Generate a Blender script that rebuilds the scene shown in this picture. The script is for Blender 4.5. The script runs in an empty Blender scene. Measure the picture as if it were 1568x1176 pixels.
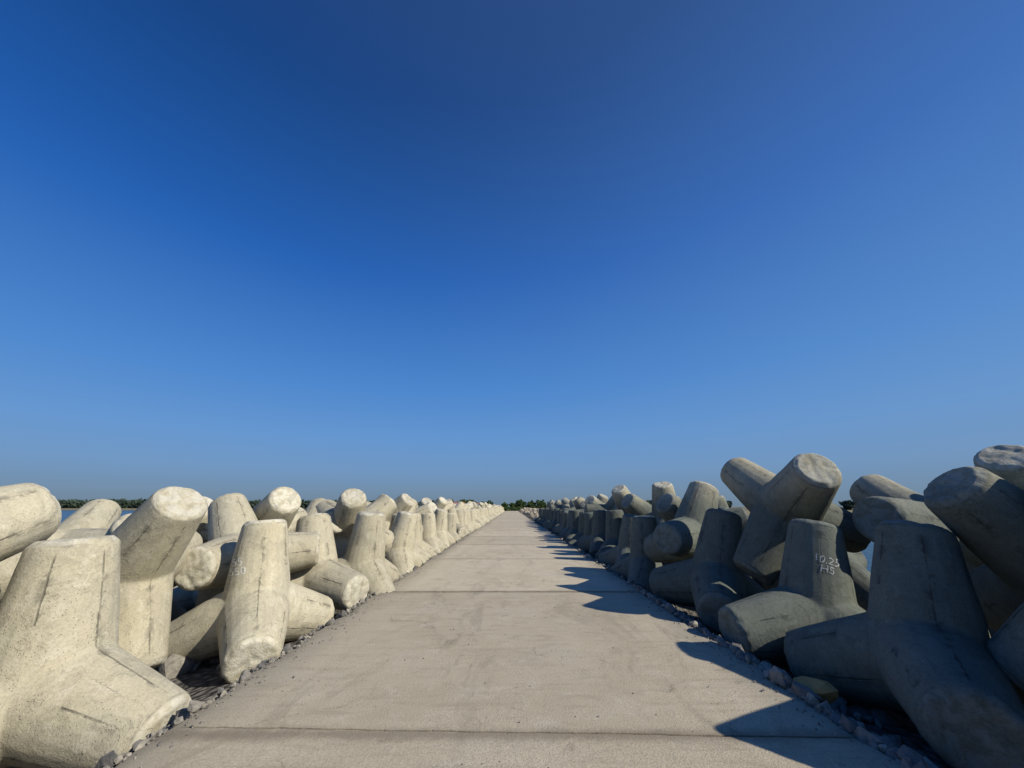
import bpy, bmesh, numpy as np, math, random
from mathutils import Vector, Matrix, Quaternion, noise
from mathutils.bvhtree import BVHTree
sc=bpy.context.scene
rng=np.random.default_rng(7); random.seed(7)
H=1.6; TILT=math.atan(188/589)
# ------------------------------------------------------------ camera
cam=bpy.data.objects.new('camera',bpy.data.cameras.new('camera'));sc.collection.objects.link(cam);sc.camera=cam
cam.data.sensor_width=36;cam.data.lens=36*589/1568;cam.location=(0,0,H)
cam.rotation_euler=(math.radians(90)+TILT,0,0);cam.data.clip_start=.05;cam.data.clip_end=20000
sc.view_settings.view_transform='Standard';sc.view_settings.look='None';sc.view_settings.exposure=0
# ------------------------------------------------------------ light
EL=math.radians(34); az=Vector((.89,-.46)).normalized()
SD=Vector((az.x*math.cos(EL),az.y*math.cos(EL),math.sin(EL)))
sun=bpy.data.objects.new('sun',bpy.data.lights.new('sun','SUN'));sc.collection.objects.link(sun)
sun.data.energy=5;sun.data.angle=math.radians(.5);sun.data.color=(1,.93,.79);sun.rotation_euler=SD.to_track_quat('Z','Y').to_euler();sun.location=(20,-20,20)
def srgb(r,g,b):
    return tuple(((v/255)/12.92 if v/255<=.04045 else ((v/255+.055)/1.055)**2.4) for v in (r,g,b))+(1,)
class NT:
    def __init__(s,nt): s.nt=nt
    def n(s,t,**k):
        nd=s.nt.nodes.new(t)
        for a,b in k.items(): setattr(nd,a,b)
        return nd
    def set(s,sock,v):
        if isinstance(v,bpy.types.NodeSocket): s.nt.links.new(v,sock)
        else: sock.default_value=v
    def math(s,op,a,b=0,c=0,clamp=False):
        nd=s.n('ShaderNodeMath',operation=op,use_clamp=clamp)
        s.set(nd.inputs[0],a);s.set(nd.inputs[1],b)
        if op in('MULTIPLY_ADD',):s.set(nd.inputs[2],c)
        return nd.outputs[0]
    def vm(s,op,a,b):
        nd=s.n('ShaderNodeVectorMath',operation=op);s.set(nd.inputs[0],a);s.set(nd.inputs[1],b)
        return nd.outputs['Value'] if op in('DOT_PRODUCT','LENGTH') else nd.outputs[0]
    def mix(s,f,a,b,bt='MIX'):
        nd=s.n('ShaderNodeMix',data_type='RGBA',blend_type=bt)
        s.set(nd.inputs[0],f);s.set(nd.inputs[6],a);s.set(nd.inputs[7],b);return nd.outputs[2]
    def ramp(s,f,stops):
        nd=s.n('ShaderNodeValToRGB');s.set(nd.inputs[0],f)
        e=nd.color_ramp.elements
        while len(e)<len(stops): e.new(.5)
        for i,(p,c) in enumerate(stops): e[i].position=p;e[i].color=c if len(c)==4 else (*c,1)
        return nd.outputs[0]
    def mr(s,v,a,b,c=0.,d=1.,smooth=True):
        nd=s.n('ShaderNodeMapRange',interpolation_type='SMOOTHSTEP' if smooth else 'LINEAR')
        s.set(nd.inputs[0],v)
        for i,x in enumerate((a,b,c,d)): s.set(nd.inputs[i+1],x)
        return nd.outputs[0]
    def noise(s,vec,sc_,det=5,rough=.55,dist=0,dim='3D'):
        nd=s.n('ShaderNodeTexNoise',noise_dimensions=dim);s.set(nd.inputs['Vector'],vec)
        nd.inputs['Scale'].default_value=sc_;nd.inputs['Detail'].default_value=det;nd.inputs['Roughness'].default_value=rough;nd.inputs['Distortion'].default_value=dist
        return nd.outputs[0]
    def vor(s,vec,sc_,feat='F1',out='Distance'):
        nd=s.n('ShaderNodeTexVoronoi',feature=feat);s.set(nd.inputs['Vector'],vec);nd.inputs['Scale'].default_value=sc_
        return nd.outputs[out]
    def bump(s,h,st,dist,nrm=None):
        nd=s.n('ShaderNodeBump');s.set(nd.inputs['Height'],h);nd.inputs['Strength'].default_value=st;nd.inputs['Distance'].default_value=dist
        if nrm: s.nt.links.new(nrm,nd.inputs['Normal'])
        return nd.outputs[0]
def material(name):
    m=bpy.data.materials.new(name);m.use_nodes=True;t=NT(m.node_tree);b=m.node_tree.nodes['Principled BSDF'];b.inputs['Specular IOR Level'].default_value=.2
    return m,t,b
# ------------------------------------------------------------ world
w=bpy.data.worlds.new("World");sc.world=w;w.use_nodes=True
t=NT(w.node_tree);bg=w.node_tree.nodes['Background']
sky=t.n('ShaderNodeTexSky',sky_type='NISHITA',sun_disc=False,sun_elevation=EL,sun_rotation=math.atan2(az.x,az.y),air_density=1,dust_density=.6,ozone_density=5)
gen=t.n('ShaderNodeTexCoord').outputs['Generated']
sep=t.n('ShaderNodeSeparateXYZ');t.set(sep.inputs[0],gen)
dot=t.vm('DOT_PRODUCT',gen,tuple(SD))
z=t.math('MULTIPLY',sep.outputs[2],t.math('MULTIPLY_ADD',dot,-.17,1.02))
r=t.ramp(z,[(0,srgb(108,129,147)),(.03,srgb(112,137,162)),(.09,srgb(112,149,190)),(.17,srgb(102,150,205)),(.30,srgb(78,136,205)),(.56,srgb(38,98,180)),(.80,srgb(0,60,128)),(1,srgb(0,42,100))])
haze=t.math('MULTIPLY',t.mr(dot,-.35,1.0,smooth=False),t.mr(sep.outputs[1],-.2,.3,.08,.22))
r=t.mix(haze,r,srgb(125,155,190))
skym=t.vm('MULTIPLY',sky.outputs[0],(.7,.9,1.25))
ramp10=t.vm('MULTIPLY',r,(10,10,10))
t.set(bg.inputs[0],t.mix(.95,skym,ramp10));bg.inputs[1].default_value=.1
# ------------------------------------------------------------ helpers
def new_obj(name,verts,faces,mat=None,smooth=False):
    me=bpy.data.meshes.new(name);me.from_pydata([tuple(v) for v in verts],[],[tuple(f) for f in faces]);me.update()
    if smooth: me.polygons.foreach_set('use_smooth',[True]*len(me.polygons))
    if mat: me.materials.append(mat)
    o=bpy.data.objects.new(name,me);sc.collection.objects.link(o);return o
# ------------------------------------------------------------ materials
def concrete_tetra():
    m,t,b=material('weathered_concrete')
    oi=t.n('ShaderNodeObjectInfo');tc=t.n('ShaderNodeTexCoord')
    off=t.math('MULTIPLY',oi.outputs['Random'],61.0)
    cmb=t.n('ShaderNodeCombineXYZ');[t.set(cmb.inputs[i],off) for i in range(3)]
    P=t.vm('ADD',tc.outputs['Object'],cmb.outputs[0])
    geo=t.n('ShaderNodeNewGeometry')
    n1=t.noise(P,1.1,3,.6);n2=t.noise(P,6.5,7,.68,.6);n3=t.noise(P,55,3,.7);n4=t.noise(P,2.6,7,.75,1.0)
    n6=t.noise(t.vm('MULTIPLY',geo.outputs['Position'],(7,7,.7)),1.6,4,.6)
    n7=t.noise(P,3.4,6,.62,.3)
    at=t.n('ShaderNodeAttribute',attribute_name='seam')
    tp=t.n('ShaderNodeAttribute',attribute_name='tip').outputs['Fac']
    col=t.ramp(n1,[(.3,(.45,.405,.285)),(.5,(.51,.465,.34)),(.7,(.44,.41,.315))])
    col=t.mix(t.mr(n2,.50,.62,0,.55),col,(.60,.56,.44,1))
    col=t.mix(t.mr(n4,.53,.64,0,.5),col,(.32,.29,.21,1))
    # skin of cement paste that has flaked off in sharp-edged patches
    peel=t.mr(n7,.555,.572)
    col=t.mix(t.math('MULTIPLY',peel,.30),col,(.35,.32,.24,1))
    rim=t.math('MULTIPLY',t.mr(t.math('ABSOLUTE',t.math('SUBTRACT',n7,.56)),0,.008,1,0),.28)
    col=t.mix(rim,col,(.19,.17,.125,1))
    col=t.mix(t.mr(n3,.40,.66,0,.40),col,(.29,.26,.19,1))
    col=t.mix(t.mr(n6,.53,.72,0,.36),col,(.29,.265,.20,1))
    v=t.vor(P,38);pit=t.math('MULTIPLY',t.mr(v,.08,.18,1,0),t.mr(n1,.45,.58))
    col=t.mix(t.math('MULTIPLY',pit,.75),col,(.10,.09,.07,1))
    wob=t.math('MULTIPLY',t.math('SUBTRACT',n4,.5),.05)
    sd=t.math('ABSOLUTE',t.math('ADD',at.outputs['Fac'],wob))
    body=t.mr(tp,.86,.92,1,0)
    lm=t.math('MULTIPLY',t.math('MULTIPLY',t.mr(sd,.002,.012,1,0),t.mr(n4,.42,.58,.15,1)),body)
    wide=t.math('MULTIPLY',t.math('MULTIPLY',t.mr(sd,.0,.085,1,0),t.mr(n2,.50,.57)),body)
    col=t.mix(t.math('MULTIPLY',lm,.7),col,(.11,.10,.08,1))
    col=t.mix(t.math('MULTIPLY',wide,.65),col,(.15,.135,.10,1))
    tipf=t.mr(tp,.94,.99)
    col=t.mix(t.math('MULTIPLY',tipf,t.mr(n2,.40,.56,.0,.8)),col,(.60,.57,.47,1))
    col=t.mix(t.math('MULTIPLY',tipf,t.mr(n4,.50,.60,0,.4)),col,(.30,.275,.21,1))
    ring=t.math('MULTIPLY',t.mr(t.math('ABSOLUTE',t.math('SUBTRACT',tp,.955)),.0,.018,1,0),t.mr(n2,.46,.55))
    col=t.mix(t.math('MULTIPLY',ring,.5),col,(.18,.165,.12,1))
    sz=t.n('ShaderNodeSeparateXYZ');t.set(sz.inputs[0],geo.outputs['Position'])
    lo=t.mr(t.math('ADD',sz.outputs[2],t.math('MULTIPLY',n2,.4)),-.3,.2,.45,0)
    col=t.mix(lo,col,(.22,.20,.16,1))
    # right row: greyer concrete, with shade painted into the colour below its tops
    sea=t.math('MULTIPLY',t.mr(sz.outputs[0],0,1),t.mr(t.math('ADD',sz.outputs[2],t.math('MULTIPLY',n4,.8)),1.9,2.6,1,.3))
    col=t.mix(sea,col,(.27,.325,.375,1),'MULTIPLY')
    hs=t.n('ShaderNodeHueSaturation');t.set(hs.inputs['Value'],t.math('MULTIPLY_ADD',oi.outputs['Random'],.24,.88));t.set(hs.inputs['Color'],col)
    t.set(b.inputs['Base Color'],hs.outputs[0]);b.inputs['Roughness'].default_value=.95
    h=t.math('MULTIPLY',t.math('ADD',t.math('MULTIPLY',n2,.38),t.math('MULTIPLY',n3,.24)),t.math('MULTIPLY_ADD',tipf,.6,1.0))
    h=t.math('SUBTRACT',h,t.math('MULTIPLY',pit,.5));h=t.math('SUBTRACT',h,t.math('MULTIPLY',lm,.4));h=t.math('SUBTRACT',h,t.math('MULTIPLY',peel,.13))
    t.set(b.inputs['Normal'],t.bump(h,.65,.028))
    return m
MT=concrete_tetra()
def concrete_path():
    m,t,b=material('path_concrete')
    P=t.n('ShaderNodeNewGeometry').outputs['Position']
    Pl=t.vm('MULTIPLY',P,(1,.35,1));Pw=t.vm('MULTIPLY',P,(.3,1.6,1))
    n1=t.noise(P,.55,3,.6);n2=t.noise(P,3.2,9,.76,.7);n3=t.noise(P,70,3,.7);n4=t.noise(Pl,1.3,7,.74,1.2);n5=t.noise(Pw,5,5,.68)
    col=t.ramp(n1,[(.3,(.50,.43,.31)),(.55,(.58,.505,.375)),(.75,(.53,.48,.37))])
    col=t.mix(t.mr(n2,.5,.66,0,.55),col,(.68,.61,.475,1))
    col=t.mix(t.mr(n4,.50,.64,0,.5),col,(.35,.305,.22,1))
    col=t.mix(t.mr(n5,.5,.67,0,.42),col,(.38,.325,.235,1))
    col=t.mix(t.mr(n3,.4,.66,0,.5),col,(.29,.25,.18,1))
    at=t.n('ShaderNodeAttribute',attribute_name='slab').outputs['Fac']
    hs=t.n('ShaderNodeHueSaturation');t.set(hs.inputs['Value'],t.math('MULTIPLY_ADD',at,.20,.88));t.set(hs.inputs['Color'],col);col=hs.outputs[0]
    v=t.vor(P,11);sp=t.math('MULTIPLY',t.mr(v,.05,.11,1,0),t.mr(n1,.47,.58))
    col=t.mix(t.math('MULTIPLY',sp,.75),col,(.14,.12,.09,1))
    st=t.math('MULTIPLY',t.mr(t.noise(P,1.7,8,.78,1.5),.58,.65),.42)
    col=t.mix(st,col,(.18,.15,.11,1))
    nd=t.n('ShaderNodeTexNoise');nd.inputs['Scale'].default_value=1.6;nd.inputs['Detail'].default_value=5;t.set(nd.inputs['Vector'],P)
    Pd=t.vm('ADD',P,t.vm('MULTIPLY',nd.outputs[1],(.9,.9,0)))
    ck=t.vor(Pd,.5,'DISTANCE_TO_EDGE');cm=t.math('MULTIPLY',t.mr(ck,.0005,.0045,1,0),t.mr(n4,.46,.56))
    col=t.mix(t.math('MULTIPLY',cm,.4),col,(.12,.10,.075,1))
    sx=t.n('ShaderNodeSeparateXYZ');t.set(sx.inputs[0],P)
    ed=t.mr(t.math('ADD',t.math('ABSOLUTE',sx.outputs[0]),t.math('MULTIPLY',n2,.7)),2.35,2.95,0,.6)
    col=t.mix(ed,col,(.26,.235,.185,1))
    jf=t.math('ABSOLUTE',t.math('SUBTRACT',t.math('FRACT',t.math('ADD',t.math('DIVIDE',t.math('SUBTRACT',sx.outputs[1],3.48),5.02),100.5)),.5))
    jm=t.math('MULTIPLY',t.mr(t.math('SUBTRACT',jf,t.math('MULTIPLY',t.math('SUBTRACT',n2,.5),.06)),.0,.03,1,0),.65)
    col=t.mix(jm,col,(.19,.155,.11,1))
    t.set(b.inputs['Base Color'],col);b.inputs['Roughness'].default_value=.93
    h=t.math('ADD',t.math('MULTIPLY',n2,.6),t.math('MULTIPLY',n3,.45));h=t.math('ADD',h,t.math('MULTIPLY',n5,.4))
    h=t.math('SUBTRACT',h,t.math('MULTIPLY',sp,.6))
    t.set(b.inputs['Normal'],t.bump(h,.65,.02));return m
MP=concrete_path()
def rubble_mat(name,c1,c2,c3,sc_=6):
    m,t,b=material(name);g=t.n('ShaderNodeNewGeometry');P=g.outputs['Position']
    col=t.ramp(g.outputs['Random Per Island'],[(0,c1),(.5,c2),(1,c3)])
    n=t.noise(P,sc_,6,.65);col=t.mix(t.mr(n,.35,.7,0,.6),col,tuple(x*.5 for x in c1)+(1,))
    t.set(b.inputs['Base Color'],col);b.inputs['Roughness'].default_value=.93
    t.set(b.inputs['Normal'],t.bump(n,.6,.03));return m
MR=rubble_mat('rubble_stone',(.16,.155,.15),(.25,.235,.21),(.42,.38,.31),18)
MB=rubble_mat('boulder_stone',(.40,.33,.22),(.50,.42,.29),(.44,.40,.33),3)
MO=rubble_mat('ochre_stone',(.50,.30,.12),(.50,.30,.12),(.50,.30,.12),9)
def bank_mat():
    m,t,b=material('rubble_bank');P=t.n('ShaderNodeNewGeometry').outputs['Position']
    v=t.vor(P,9,'F1','Color');d=t.vor(P,9)
    col=t.mix(.5,t.ramp(v,[(0,(.10,.095,.09)),(1,(.26,.24,.21))]),(.16,.15,.135,1))
    col=t.mix(t.mr(d,.3,.6,0,.7),col,(.05,.048,.045,1))
    t.set(b.inputs['Base Color'],col);b.inputs['Roughness'].default_value=.95
    t.set(b.inputs['Normal'],t.bump(t.math('SUBTRACT',1,d),1,.08));return m
MK=bank_mat()
def water_mat():
    m,t,b=material('sea_water');P=t.n('ShaderNodeNewGeometry').outputs['Position']
    b.inputs['Base Color'].default_value=(.02,.06,.085,1);b.inputs['Roughness'].default_value=.2;b.inputs['Specular IOR Level'].default_value=.4
    t.set(b.inputs['Normal'],t.bump(t.math('ADD',t.noise(P,.9,4,.6),t.noise(P,.12,3)),.9,.5));return m
MW=water_mat()
def leaf_mat(name,c):
    m,t,b=material(name);g=t.n('ShaderNodeNewGeometry')
    t.set(b.inputs['Base Color'],t.ramp(g.outputs['Random Per Island'],c));b.inputs['Roughness'].default_value=.85;return m
ML=leaf_mat('foliage',[(0,(.025,.045,.015)),(.5,(.05,.085,.025)),(1,(.10,.13,.045))])
MFL=leaf_mat('far_foliage',[(0,(.035,.055,.04)),(1,(.06,.085,.058))])
def plain(name,c,r=.9,ns=3.,amt=.3):
    m,t,b=material(name);P=t.n('ShaderNodeNewGeometry').outputs['Position']
    t.set(b.inputs['Base Color'],t.mix(t.mr(t.noise(P,ns,6),.35,.7,0,amt),(*c,1),tuple(x*.55 for x in c)+(1,)));b.inputs['Roughness'].default_value=r;return m
MLAND=plain('land_soil',(.22,.19,.12),.95,.3,.7);MBARK=plain('bark',(.12,.09,.06));MJ=plain('joint_filler',(.05,.038,.03),.95,9,.6)
MWALL=plain('plaster_wall',(.72,.70,.65));MROOF=plain('red_roof_tiles',(.34,.13,.09));MGLASS=plain('window_glass',(.03,.04,.05),.15);MPAINT=plain('worn_white_paint',(.52,.54,.54),.8,40,1.0)
MPAINT2=plain('white_paint',(.80,.80,.74),.8,40,.5)
# ------------------------------------------------------------ tetrapod meshes
L=1.22
D0=np.array([[0,0,1],[.9428,0,-.3333],[-.4714,.8165,-.3333],[-.4714,-.8165,-.3333]])
def cone_geo(d,seg,prof):
    q=Vector(d).to_track_quat('Z','Y');vs=[];fs=[]
    for (r_,h_) in prof:
        for k in range(seg):
            a=2*math.pi*k/seg;vs.append(q@Vector((r_*math.cos(a),r_*math.sin(a),h_)))
    n=len(prof)
    for i in range(n-1):
        for k in range(seg):
            k2=(k+1)%seg;fs.append((i*seg+k,i*seg+k2,(i+1)*seg+k2,(i+1)*seg+k))
    fs.append(tuple(reversed(range(seg))));fs.append(tuple((n-1)*seg+k for k in range(seg)))
    return vs,fs
def tetra_raw(seg,rt=.296,rr=.455,seed=0):
    V=[];F=[]
    R_=random.Random(seed)
    for d in D0:
        a=rt*R_.uniform(.97,1.03);ch=R_.uniform(.040,.055)
        prof=[(rr,0),(rr*.45+a*.55+.012,L*.5),(a+.006,L-ch),(a-ch*.9,L)]
        v,f=cone_geo(d,seg,prof);o=len(V);V+=v;F+=[tuple(i+o for i in ff) for ff in f]
    return V,F
def finish_attrs(me):
    n=len(me.vertices);co=np.empty(n*3);me.vertices.foreach_get('co',co);co=co.reshape(-1,3)
    dd=co@D0.T
    tip=dd.max(1)/L
    best=np.full(n,1.0)
    for i in range(4):
        for j in range(i+1,4):
            nn=np.cross(D0[i],D0[j]);nn/=np.linalg.norm(nn);mid=D0[i]+D0[j]
            s=co@nn;ok=(co@mid>0)
            val=np.where(ok,s,1.0);best=np.where(np.abs(val)<np.abs(best),val,best)
    a=me.attributes.new('tip','FLOAT','POINT');a.data.foreach_set('value',tip.astype(np.float32))
    a=me.attributes.new('seam','FLOAT','POINT');a.data.foreach_set('value',best.astype(np.float32))
def hi_tetra(i):
    V,F=tetra_raw(24,seed=i)
    o=new_obj('tmp',V,F);md=o.modifiers.new('r','REMESH');md.mode='VOXEL';md.voxel_size=.02
    s=o.modifiers.new('s','SMOOTH');s.iterations=1;s.factor=.5
    dg=bpy.context.evaluated_depsgraph_get();me=bpy.data.meshes.new_from_object(o.evaluated_get(dg));bpy.data.objects.remove(o)
    off=Vector((i*13.1,i*5.7,3))
    n=len(me.vertices);co=np.empty(n*3);me.vertices.foreach_get('co',co);co=co.reshape(-1,3)
    no=np.empty(n*3);me.vertices.foreach_get('normal',no);no=no.reshape(-1,3)
    finish_attrs(me)
    tp=np.empty(n,dtype=np.float32);me.attributes['tip'].data.foreach_get('value',tp)
    disp=np.empty(n)
    for k in range(n):
        p=Vector(co[k]);a=noise.noise(p*2.1+off)*.007+noise.noise(p*8+off)*.0015
        if tp[k]>.93:
            a+=min(0,(noise.noise(p*12+off*2)-.15))*.018*min(1,(tp[k]-.93)/.04)
        disp[k]=a
    co+=no*disp[:,None];me.vertices.foreach_set('co',co.ravel())
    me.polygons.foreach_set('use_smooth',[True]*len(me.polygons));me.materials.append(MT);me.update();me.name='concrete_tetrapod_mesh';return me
HI=[hi_tetra(i) for i in range(5)]
lowV,lowF=tetra_raw(14);lowV=np.array([tuple(v) for v in lowV])
S_=np.array([.15,.4,.65,.9]);R_s=.44-(.44-.29)*S_
placed=[];pl_c=[]
def qmat(q): return np.array(q.to_matrix())
def samp(c,q):
    d=D0@qmat(q).T
    return (np.array(c)[None,None,:]+d[:,None,:]*(S_*L)[None,:,None]).reshape(-1,3)
RS=np.tile(R_s,4)
def overlap(c,q):
    if not pl_c: return 0
    C=np.array(pl_c);idx=np.where(np.linalg.norm(C-np.array(c),axis=1)<2.5)[0];P=samp(c,q);s=0
    for i in idx:
        d=np.linalg.norm(P[:,None]-placed[i][None],axis=2);s+=(np.maximum(0,RS[:,None]+RS[None]-d)**2).sum()
    return s
def orient(d0,h):
    e=Vector(d0).normalized();h=Vector(h);h=(h-e*h.dot(e)).normalized();y=e.cross(h)
    return Matrix((h,y,e)).transposed().to_quaternion()
cnt=[0]
far={-1:[[],[]],1:[[],[]]}
def put(c,q,hi=True):
    placed.append(samp(c,q));pl_c.append(np.array(c))
    if hi:
        o=bpy.data.objects.new('concrete_tetrapod',HI[cnt[0]%5]);cnt[0]+=1
        o.location=c;o.rotation_mode='QUATERNION';o.rotation_quaternion=q;sc.collection.objects.link(o);return o
    V,F=far[-1 if c[0]<0 else 1];o=sum(len(v) for v in V)
    V.append(lowV@qmat(q).T+np.array(c));F+= [tuple(i+o for i in f) for f in lowF]
FIT={
'L1':(-407,398,10,100,2,-3,-3),'L2':(-374,634,19,88,2,-3,-48),'L3':(-384,829,24,96,-3,-12,-24),'L5':(-332,1212,24,1,-9,0,-100),
'B3':(-472,730,75,-66,-11,32,67),'B4':(-525,856,109,83,15,45,-30),'B5':(-499,1027,85,-86,33,26,29),'B7':(-462,1241,94,-72,36,-15,57),
'RA':(394,425,23,-52,-9,-10,-84),'RB':(402,578,20,3,-11,0,-99),'R1':(455,671,154,31,24,45,-81),'RC':(364,757,34,54,-11,7,-83),
'R2':(387,893,96,-39,22,-4,89),'R2b':(460,1026,100,-87,-29,35,21),'RD':(342,1060,15,-100,-1,0,0),
'R3':(586,578,121,68,-30,36,56),'R5':(728,567,133,-65,7,33,-68)}
TO={}
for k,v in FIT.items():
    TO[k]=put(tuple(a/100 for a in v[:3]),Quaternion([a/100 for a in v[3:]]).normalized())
TO['L4']=put((-3.28,9.3,.27),Quaternion((-.79,-.06,-.01,-.61)).normalized())
TO['B6']=put((-4.15,10.2,1.03),orient((.36,-.66,.66),(-.3,-.6,-.7)))
TO['B2']=put((-4.92,5.42,.82),orient((.60,-.28,.66),(.86,-.3,-.44)))
TO['B1']=put((-4.98,3.02,1.10),orient((.14,.9,.38),(-1,-.3,0)))
TO['B8']=put((-7.9,7.4,.78),orient((.85,-.1,.12),(0,.3,-1)))
TO['B9']=put((-6.6,8.6,.75),orient((.3,-.5,.6),(-.6,-.6,-.2)))
TO['R4']=put((5.26,3.93,.93),orient((-.68,.08,.73),(0,1,-.1)))
TO['R6']=put((4.66,2.95,1.05),orient((-.40,.62,-.68),(.5,-.3,-.6)))
def rq(): 
    v=rng.normal(size=4);return Quaternion(v).normalized()
def try_put(base,mode,hi,zmax,zmin=-.3):
    best=None
    for k in range(16):
        c=np.array(base)+rng.normal(size=3)*np.array([.10,.14,.05 if mode=='up' else .14])
        if mode=='up':
            q=Quaternion((rng.normal(),rng.normal(),0),rng.normal()*.11)@Quaternion((0,0,1),rng.uniform(0,6.28))
        else: q=rq()
        d=D0@qmat(q).T*L+c
        e=overlap(c,q)
        e+=8*max(0,d[:,2].max()-zmax)**2+8*max(0,zmin-d[:,2].min())**2
        e+=20*max(0,2.95-np.abs(d[:,0]).min())**2
        if best is None or e<best[0]: best=(e,c,q)
    put(tuple(best[1]),best[2],hi)
YMAX=165
for sx in (-1,1):
    y0=13.6 if sx<0 else 12.6;yend=YMAX if sx<0 else 52
    HIY=34
    for row,(x,zz,sp,mode,zm,zn) in enumerate([(3.6,.18,1.95,'up',9,-.3),(4.75,.98,1.75,'r',2.1,-.3),(6.3,.35,1.9,'r',1.85,-1.),(7.8,-.5,2.0,'r',1.0,-2),(9.2,-1.3,2.1,'r',.3,-3)]):
        if sx>0 and row==1: zz,zm=1.15,2.35
        if sx>0 and row==2: zz,zm=.6,2.1
        ys=list(np.arange(y0,yend,sp))
        if row<2: ys+=list(np.arange(1.2 if row==0 else .4,-7,-sp))
        elif row==2: ys+=list(np.arange(12.5,-7,-sp))
        else: ys+=list(np.arange(13,-7,-sp))
        for y in ys:
            xx=x+(.15 if y>40 else 0)
            if row==2 and sx>0 and 3.5<y<8: continue
            if row==2 and sx<0 and (1.5<y<5 or 7<y<9.5): continue
            if row==3 and y>60: continue
            if row==4 and y>25: continue
            try_put((sx*xx,y+rng.uniform(-.15,.15),zz),mode,y<HIY,zm,zn)
for sx in (-1,1):
    V,F=far[sx]
    if V:
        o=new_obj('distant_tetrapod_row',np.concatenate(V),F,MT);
        co=np.concatenate([np.array(lowV)]*len(V))
        tip=(co@D0.T).max(1)/L;a=o.data.attributes.new('tip','FLOAT','POINT');a.data.foreach_set('value',tip.astype(np.float32))
        a=o.data.attributes.new('seam','FLOAT','POINT');a.data.foreach_set('value',np.full(len(co),.5,dtype=np.float32))
# painted casting numbers, laid 4 mm proud of the concrete
def paint(parent,txt,size,centre,right,castdir,rot,mat):
    cu=bpy.data.curves.new('n','FONT');cu.body=txt;cu.size=size;cu.align_x='CENTER';cu.space_line=.85
    o=bpy.data.objects.new('n',cu);sc.collection.objects.link(o)
    dg=bpy.context.evaluated_depsgraph_get();me=bpy.data.meshes.new_from_object(o.evaluated_get(dg));bpy.data.objects.remove(o)
    bm=bmesh.new();bm.from_mesh(me);bmesh.ops.triangulate(bm,faces=bm.faces)
    for _ in range(2):
        bmesh.ops.subdivide_edges(bm,edges=[e for e in bm.edges if e.calc_length()>.02],cuts=1)
        bmesh.ops.triangulate(bm,faces=bm.faces)
    pm=parent.data;mw=Matrix.LocRotScale(parent.location,parent.rotation_quaternion,None)
    bv=BVHTree.FromPolygons([mw@v.co for v in pm.vertices],[tuple(p.vertices) for p in pm.polygons])
    Rt=Vector(right).normalized();Cd=Vector(castdir).normalized();Up=Rt.cross(Cd)
    if Up.z<0: Up=-Up
    for v in bm.verts:
        x,y=v.co.x,v.co.y;x+=noise.noise(Vector((x*25,y*25,1)))*.012;y+=noise.noise(Vector((x*25,y*25,5)))*.012
        x,y=x*math.cos(rot)-y*math.sin(rot),x*math.sin(rot)+y*math.cos(rot)
        p=Vector(centre)+Rt*x+Up*y-Cd*1.0
        h=bv.ray_cast(p,Cd)
        v.co=(h[0]-Cd*.004) if h[0] is not None else p+Cd*1.4
    bm.to_mesh(me);bm.free();me.materials.clear();me.materials.append(mat)
    q=bpy.data.objects.new('painted_number',me);sc.collection.objects.link(q);q.parent=parent;q.matrix_parent_inverse=mw.inverted()
paint(TO['RB'],"10.25\n H5",.125,(4.04,5.41,.90),(.82,-.57,0),(.57,.82,0),-.3,MPAINT)
paint(TO['L2'],"55\n550",.14,(-3.82,5.85,.80),(.85,.53,0),(-.53,.85,0),.2,MPAINT2)
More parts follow.
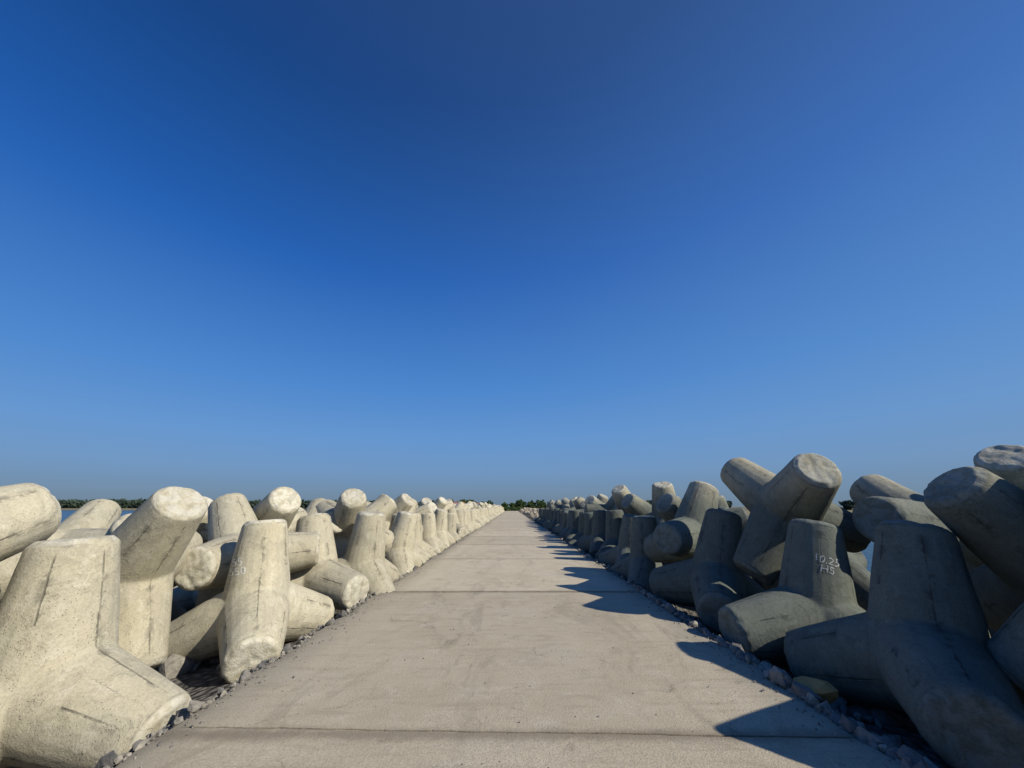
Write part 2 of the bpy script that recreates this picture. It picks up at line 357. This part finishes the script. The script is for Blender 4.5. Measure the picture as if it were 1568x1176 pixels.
# ------------------------------------------------------------ path
def build_path():
    V=[];F=[];A=[]
    joints=[-6.5,-1.5,3.52]+[8.5+5.02*i for i in range(33)]
    JV=[];JF=[]
    for si in range(len(joints)-1):
        ya,yb=joints[si]+.018,joints[si+1]-.018
        near=ya<25
        nx,ny=(60,50) if near else (8,5)
        o=len(V);val=rng.uniform()
        sk=lambda i:(-.028 if i==2 else .004*((i*7)%5-2))
        ska,skb=sk(si),sk(si+1)
        zo=rng.uniform(-.005,.005)
        yj=joints[si];k=len(JV);JV+=[(-2.6,yj+ska*-2.6-.03,-.03),(2.54,yj+ska*2.54-.03,-.03),(2.54,yj+ska*2.54+.03,-.03),(-2.6,yj+ska*-2.6+.03,-.03)];JF.append((k,k+1,k+2,k+3))
        for j in range(ny+1):
            for i in range(nx+1):
                x=-2.62+5.18*i/nx;fy=j/ny;y=(ya+ska*x)*(1-fy)+(yb+skb*x)*fy
                zed=zo
                if i in(0,nx): x+=noise.noise(Vector((y*2.3,x,0)))*.07+noise.noise(Vector((y*9,x,4)))*.03;zed-=.02
                if j in(0,ny):
                    zed-=.003;y+=noise.noise(Vector((x*8,y,1)))*.012
                zed+=noise.noise(Vector((x*.9,y*.9,0)))*.005+noise.noise(Vector((x*4,y*4,0)))*.001
                V.append((x,y,zed));A.append(val)
        for j in range(ny):
            for i in range(nx):
                a=o+j*(nx+1)+i;F.append((a,a+1,a+nx+2,a+nx+1))
        ring=[o+i for i in range(nx+1)]+[o+j*(nx+1)+nx for j in range(1,ny+1)]+[o+ny*(nx+1)+i for i in range(nx-1,-1,-1)]+[o+j*(nx+1) for j in range(ny-1,0,-1)]
        b=len(V)
        for r_ in ring: x,y,z_=V[r_];V.append((x+(noise.noise(Vector((y*5,x,7)))*.04 if abs(x)>2.4 else 0),y,-.5));A.append(val)
        n=len(ring)
        for k in range(n): k2=(k+1)%n;F.append((ring[k2],ring[k],b+k,b+k2))
    o=new_obj('concrete_path',V,F,MP,True)
    a=o.data.attributes.new('slab','FLOAT','POINT');a.data.foreach_set('value',np.array(A,dtype=np.float32))
    md=o.modifiers.new('e','EDGE_SPLIT');md.split_angle=math.radians(40)
    j=new_obj('expansion_joints',JV,JF,MJ);j.parent=o
build_path()
# ------------------------------------------------------------ breakwater bank, sea, land
V=[];F=[];xs=[-30,-12,-9.5,-7,-4.6,-3.2,-2.4,2.4,3.2,4.6,7,9.5,12,30];zs=[-6,-3.0,-2.2,-1.15,-.55,-.34,-.22,-.22,-.34,-.55,-1.15,-2.2,-3.0,-6]
ysb=np.arange(-40,200,1.0)
for y in ysb:
    for x,z_ in zip(xs,zs): V.append((x+.3*noise.noise(Vector((x,y*.6,0))),y,z_+.10*noise.noise(Vector((x*1.3,y*1.3,3)))))
n=len(xs)
for j in range(len(ysb)-1):
    for i in range(n-1): a=j*n+i;F.append((a,a+1,a+n+1,a+n))
new_obj('breakwater_embankment',V,F,MK)
new_obj('sea',[(-9000,-3000,-2.4),(9000,-3000,-2.4),(9000,14000,-2.4),(-9000,14000,-2.4)],[(0,1,2,3)],MW)
land=[(-30,172),(-60,200),(-120,300),(-250,430),(-700,520),(-1600,600),(-3000,900),(-3000,6000),(5000,6000),(5000,400),(900,260),(300,205),(60,185),(25,172)]
Vl=[(x,y,-2.6) for x,y in land]+[(x*(.97 if abs(x)>100 else .9),y+8,-.12) for x,y in land];nl=len(land)
Fl=[tuple(range(nl,2*nl))[::-1]]+[(i,(i+1)%nl,nl+(i+1)%nl,nl+i) for i in range(nl)]
new_obj('land_ground',Vl,Fl,MLAND)
# ------------------------------------------------------------ stones
def ico(sub):
    bm=bmesh.new();bmesh.ops.create_icosphere(bm,subdivisions=sub,radius=1);v=np.array([tuple(x.co) for x in bm.verts]);f=[tuple(a.index for a in x.verts) for x in bm.faces];bm.free();return v,f
I1=ico(1);I2=ico(2)
def stones(name,items,mat,ic=I1,rough=.25):
    V=[];F=[];o=0;v0,f0=ic
    for (x,y,z_,s) in items:
        sc3=rng.uniform(.6,1.25,3)*s;q=qmat(rq())
        v=v0*(1+rng.normal(size=(len(v0),1))*rough*.6)
        for _ in range(5):
            nn=rng.normal(size=3);nn/=np.linalg.norm(nn);d=v@nn;ex=np.maximum(0,d-rng.uniform(.45,.8));v=v-ex[:,None]*nn
        V.append((v*sc3)@q.T+np.array([x,y,z_]));F+=[tuple(i+o for i in f) for f in f0];o+=len(v0)
    return new_obj(name,np.concatenate(V),F,mat)
it=[]
for k in range(8000):
    sx=1 if rng.uniform()<.72 else -1;y=rng.uniform(.6,9) if rng.uniform()<.6 else rng.uniform(9,32)
    a=abs(rng.normal())*(.32 if sx>0 else .16);x=2.58+a;s=rng.uniform(.018,.06) if rng.uniform()<.85 else rng.uniform(.06,.12)
    if sx<0: s*=.7
    zb=-.19-.16*min(1,a/.6)+max(0,.22-a*.5)*rng.uniform(0,1)
    it.append((sx*x-.03,y,zb+s*.3,s))
stones('rubble_gravel',it,MR,I1)
it=[]
for k in range(420):
    y=rng.uniform(-1,30);sx=rng.choice([-1,1]);it.append((sx*rng.uniform(3.1,5.5),y,-.47+rng.uniform(-.05,.06),rng.uniform(.10,.22)))
stones('rubble_rocks',it,MR,I2,.15)
it=[]
for k in range(1500):
    sx=rng.choice([-1,1]);x=2.56-abs(rng.normal())*.13;it.append((sx*x-.03,rng.uniform(1.5,22),.004,rng.uniform(.004,.015)))
for k in range(160): it.append((rng.uniform(-2.4,2.4),rng.uniform(2.2,12),.003,rng.uniform(.003,.009)))
stones('path_grit',it,MR,I1)
ro=stones('ochre_rock',[(0,0,0,.2)],MO,I2,.12);ro.location=(2.74,4.2,.0);ro.scale=(1.3,1.0,.85);ro.rotation_euler=(0,.15,.5)
it=[]
for k in range(900):
    y=50+115*rng.uniform();x=rng.uniform(3.0,8.5);it.append((x,y,-.1+.9*math.sin(min(1,(x-2.8)/2.5)*1.57)*rng.uniform(.3,1)+ (0 if x<6 else -.4*(x-6)),rng.uniform(.35,.75)))
stones('boulder_pile',it,MB,I2,.12)
# ------------------------------------------------------------ vegetation and houses at the far end
def leaves(name,crowns,per,size,mat):
    V=[]
    for (x,y,z_,rx,rz) in crowns:
        d=rng.normal(size=(per,3));d/=np.linalg.norm(d,axis=1)[:,None];rr=rng.uniform(.45,1.0,(per,1))**.6
        lump=1+.3*np.sin(d[:,:1]*5+x)*np.cos(d[:,2:]*4+y)
        c=d*rr*lump*np.array([rx,rx,rz])+np.array([x,y,z_])
        a=rng.normal(size=(per,3));a/=np.linalg.norm(a,axis=1)[:,None];b=np.cross(a,rng.normal(size=(per,3)));b/=np.linalg.norm(b,axis=1)[:,None]
        s=size*rng.uniform(.5,1.2,(per,1));a*=s;b*=s*.7
        V.append(np.stack([c-a,c-b,c+a,c+b],1).reshape(-1,3))
    V=np.concatenate(V);F=[(4*i,4*i+1,4*i+2,4*i+3) for i in range(len(V)//4)];return new_obj(name,V,F,mat)
crowns=[];tr=[]
for k in range(95):
    x=rng.uniform(-45,75);y=rng.uniform(186,225)
    if abs(x)<2.5 and y<190: continue
    if x<-9 and y<196: continue
    h=rng.uniform(2.2,5.2)*(1 if x<40 else .8);r_=h*.42;crowns.append((x,y,h*.62,r_*1.15,h*.42));tr.append((x,y,h))
leaves('tree_grove',crowns,260,.5,ML)
V=[];F=[]
for x,y,h in tr:
    o=len(V)
    for (zz,r_) in ((-.2,.16),(h*.6,.07)):
        for k in range(6): V.append((x+r_*math.cos(k*1.047),y+r_*math.sin(k*1.047),zz))
    for k in range(6): F.append((o+k,o+(k+1)%6,o+6+(k+1)%6,o+6+k))
new_obj('tree_trunks',V,F,MBARK).parent=bpy.data.objects['tree_grove']
bushes=[(rng.uniform(-3.2,3.2),rng.uniform(166,178),.55,rng.uniform(.7,1.4),rng.uniform(.6,1.1)) for _ in range(16)]
leaves('bushes',bushes,220,.22,ML)
crowns=[]
for k in range(900):
    u=rng.uniform(0,1)
    x=-45-u*1000; y=np.interp(-x,[45,120,250,700,1600],[225,320,450,540,620])+rng.uniform(4,60)
    h=np.interp(-x,[45,250,700,1600],[5,9,11,12])*rng.uniform(.65,1.1);crowns.append((x,y,h*.45,h*.8,h*.52))
for k in range(120):
    x=70+rng.uniform(0,1)*500;y=np.interp(x,[60,300,900],[200,225,290])+rng.uniform(0,30);h=rng.uniform(3,6);crowns.append((x,y,h*.5,h*.6,h*.5))
leaves('distant_tree_line',crowns,100,1.6,MFL)
def house(x,y,wd,dp,h,rot=0):
    e=bpy.data.objects.new('village_house',None);sc.collection.objects.link(e);e.location=(x,y,-.12);e.rotation_euler=(0,0,rot)
    def box(n,x0,x1,y0,y1,z0,z1,m):
        v=[(a,b,c) for c in(z0,z1) for b in(y0,y1) for a in(x0,x1)]
        o=new_obj(n,v,[(0,2,3,1),(4,5,7,6),(0,1,5,4),(2,6,7,3),(0,4,6,2),(1,3,7,5)],m);o.parent=e
    box('walls',-wd/2,wd/2,-dp/2,dp/2,0,h,MWALL)
    for i,xx in enumerate((-wd*.3,wd*.3)): box('window_%d'%(i+1),xx-.5,xx+.5,-dp/2-.03,-dp/2+.02,1.0,2.2,MGLASS)
    box('door',-.5,.5,-dp/2-.04,-dp/2+.02,0.02,2.1,MBARK)
    a=wd/2+.4;b=dp/2+.4;v=[(-a,-b,h+.003),(a,-b,h+.003),(a,b,h+.003),(-a,b,h+.003),(-a,0,h+dp*.2),(a,0,h+dp*.2)]
    o=new_obj('roof',v,[(0,1,5,4),(2,3,4,5),(0,4,3),(1,2,5),(3,2,1,0)],MROOF);o.parent=e
house(-25,190,4.5,5,2.9,.1);house(-15,192,3.6,4,2.7,-.15)
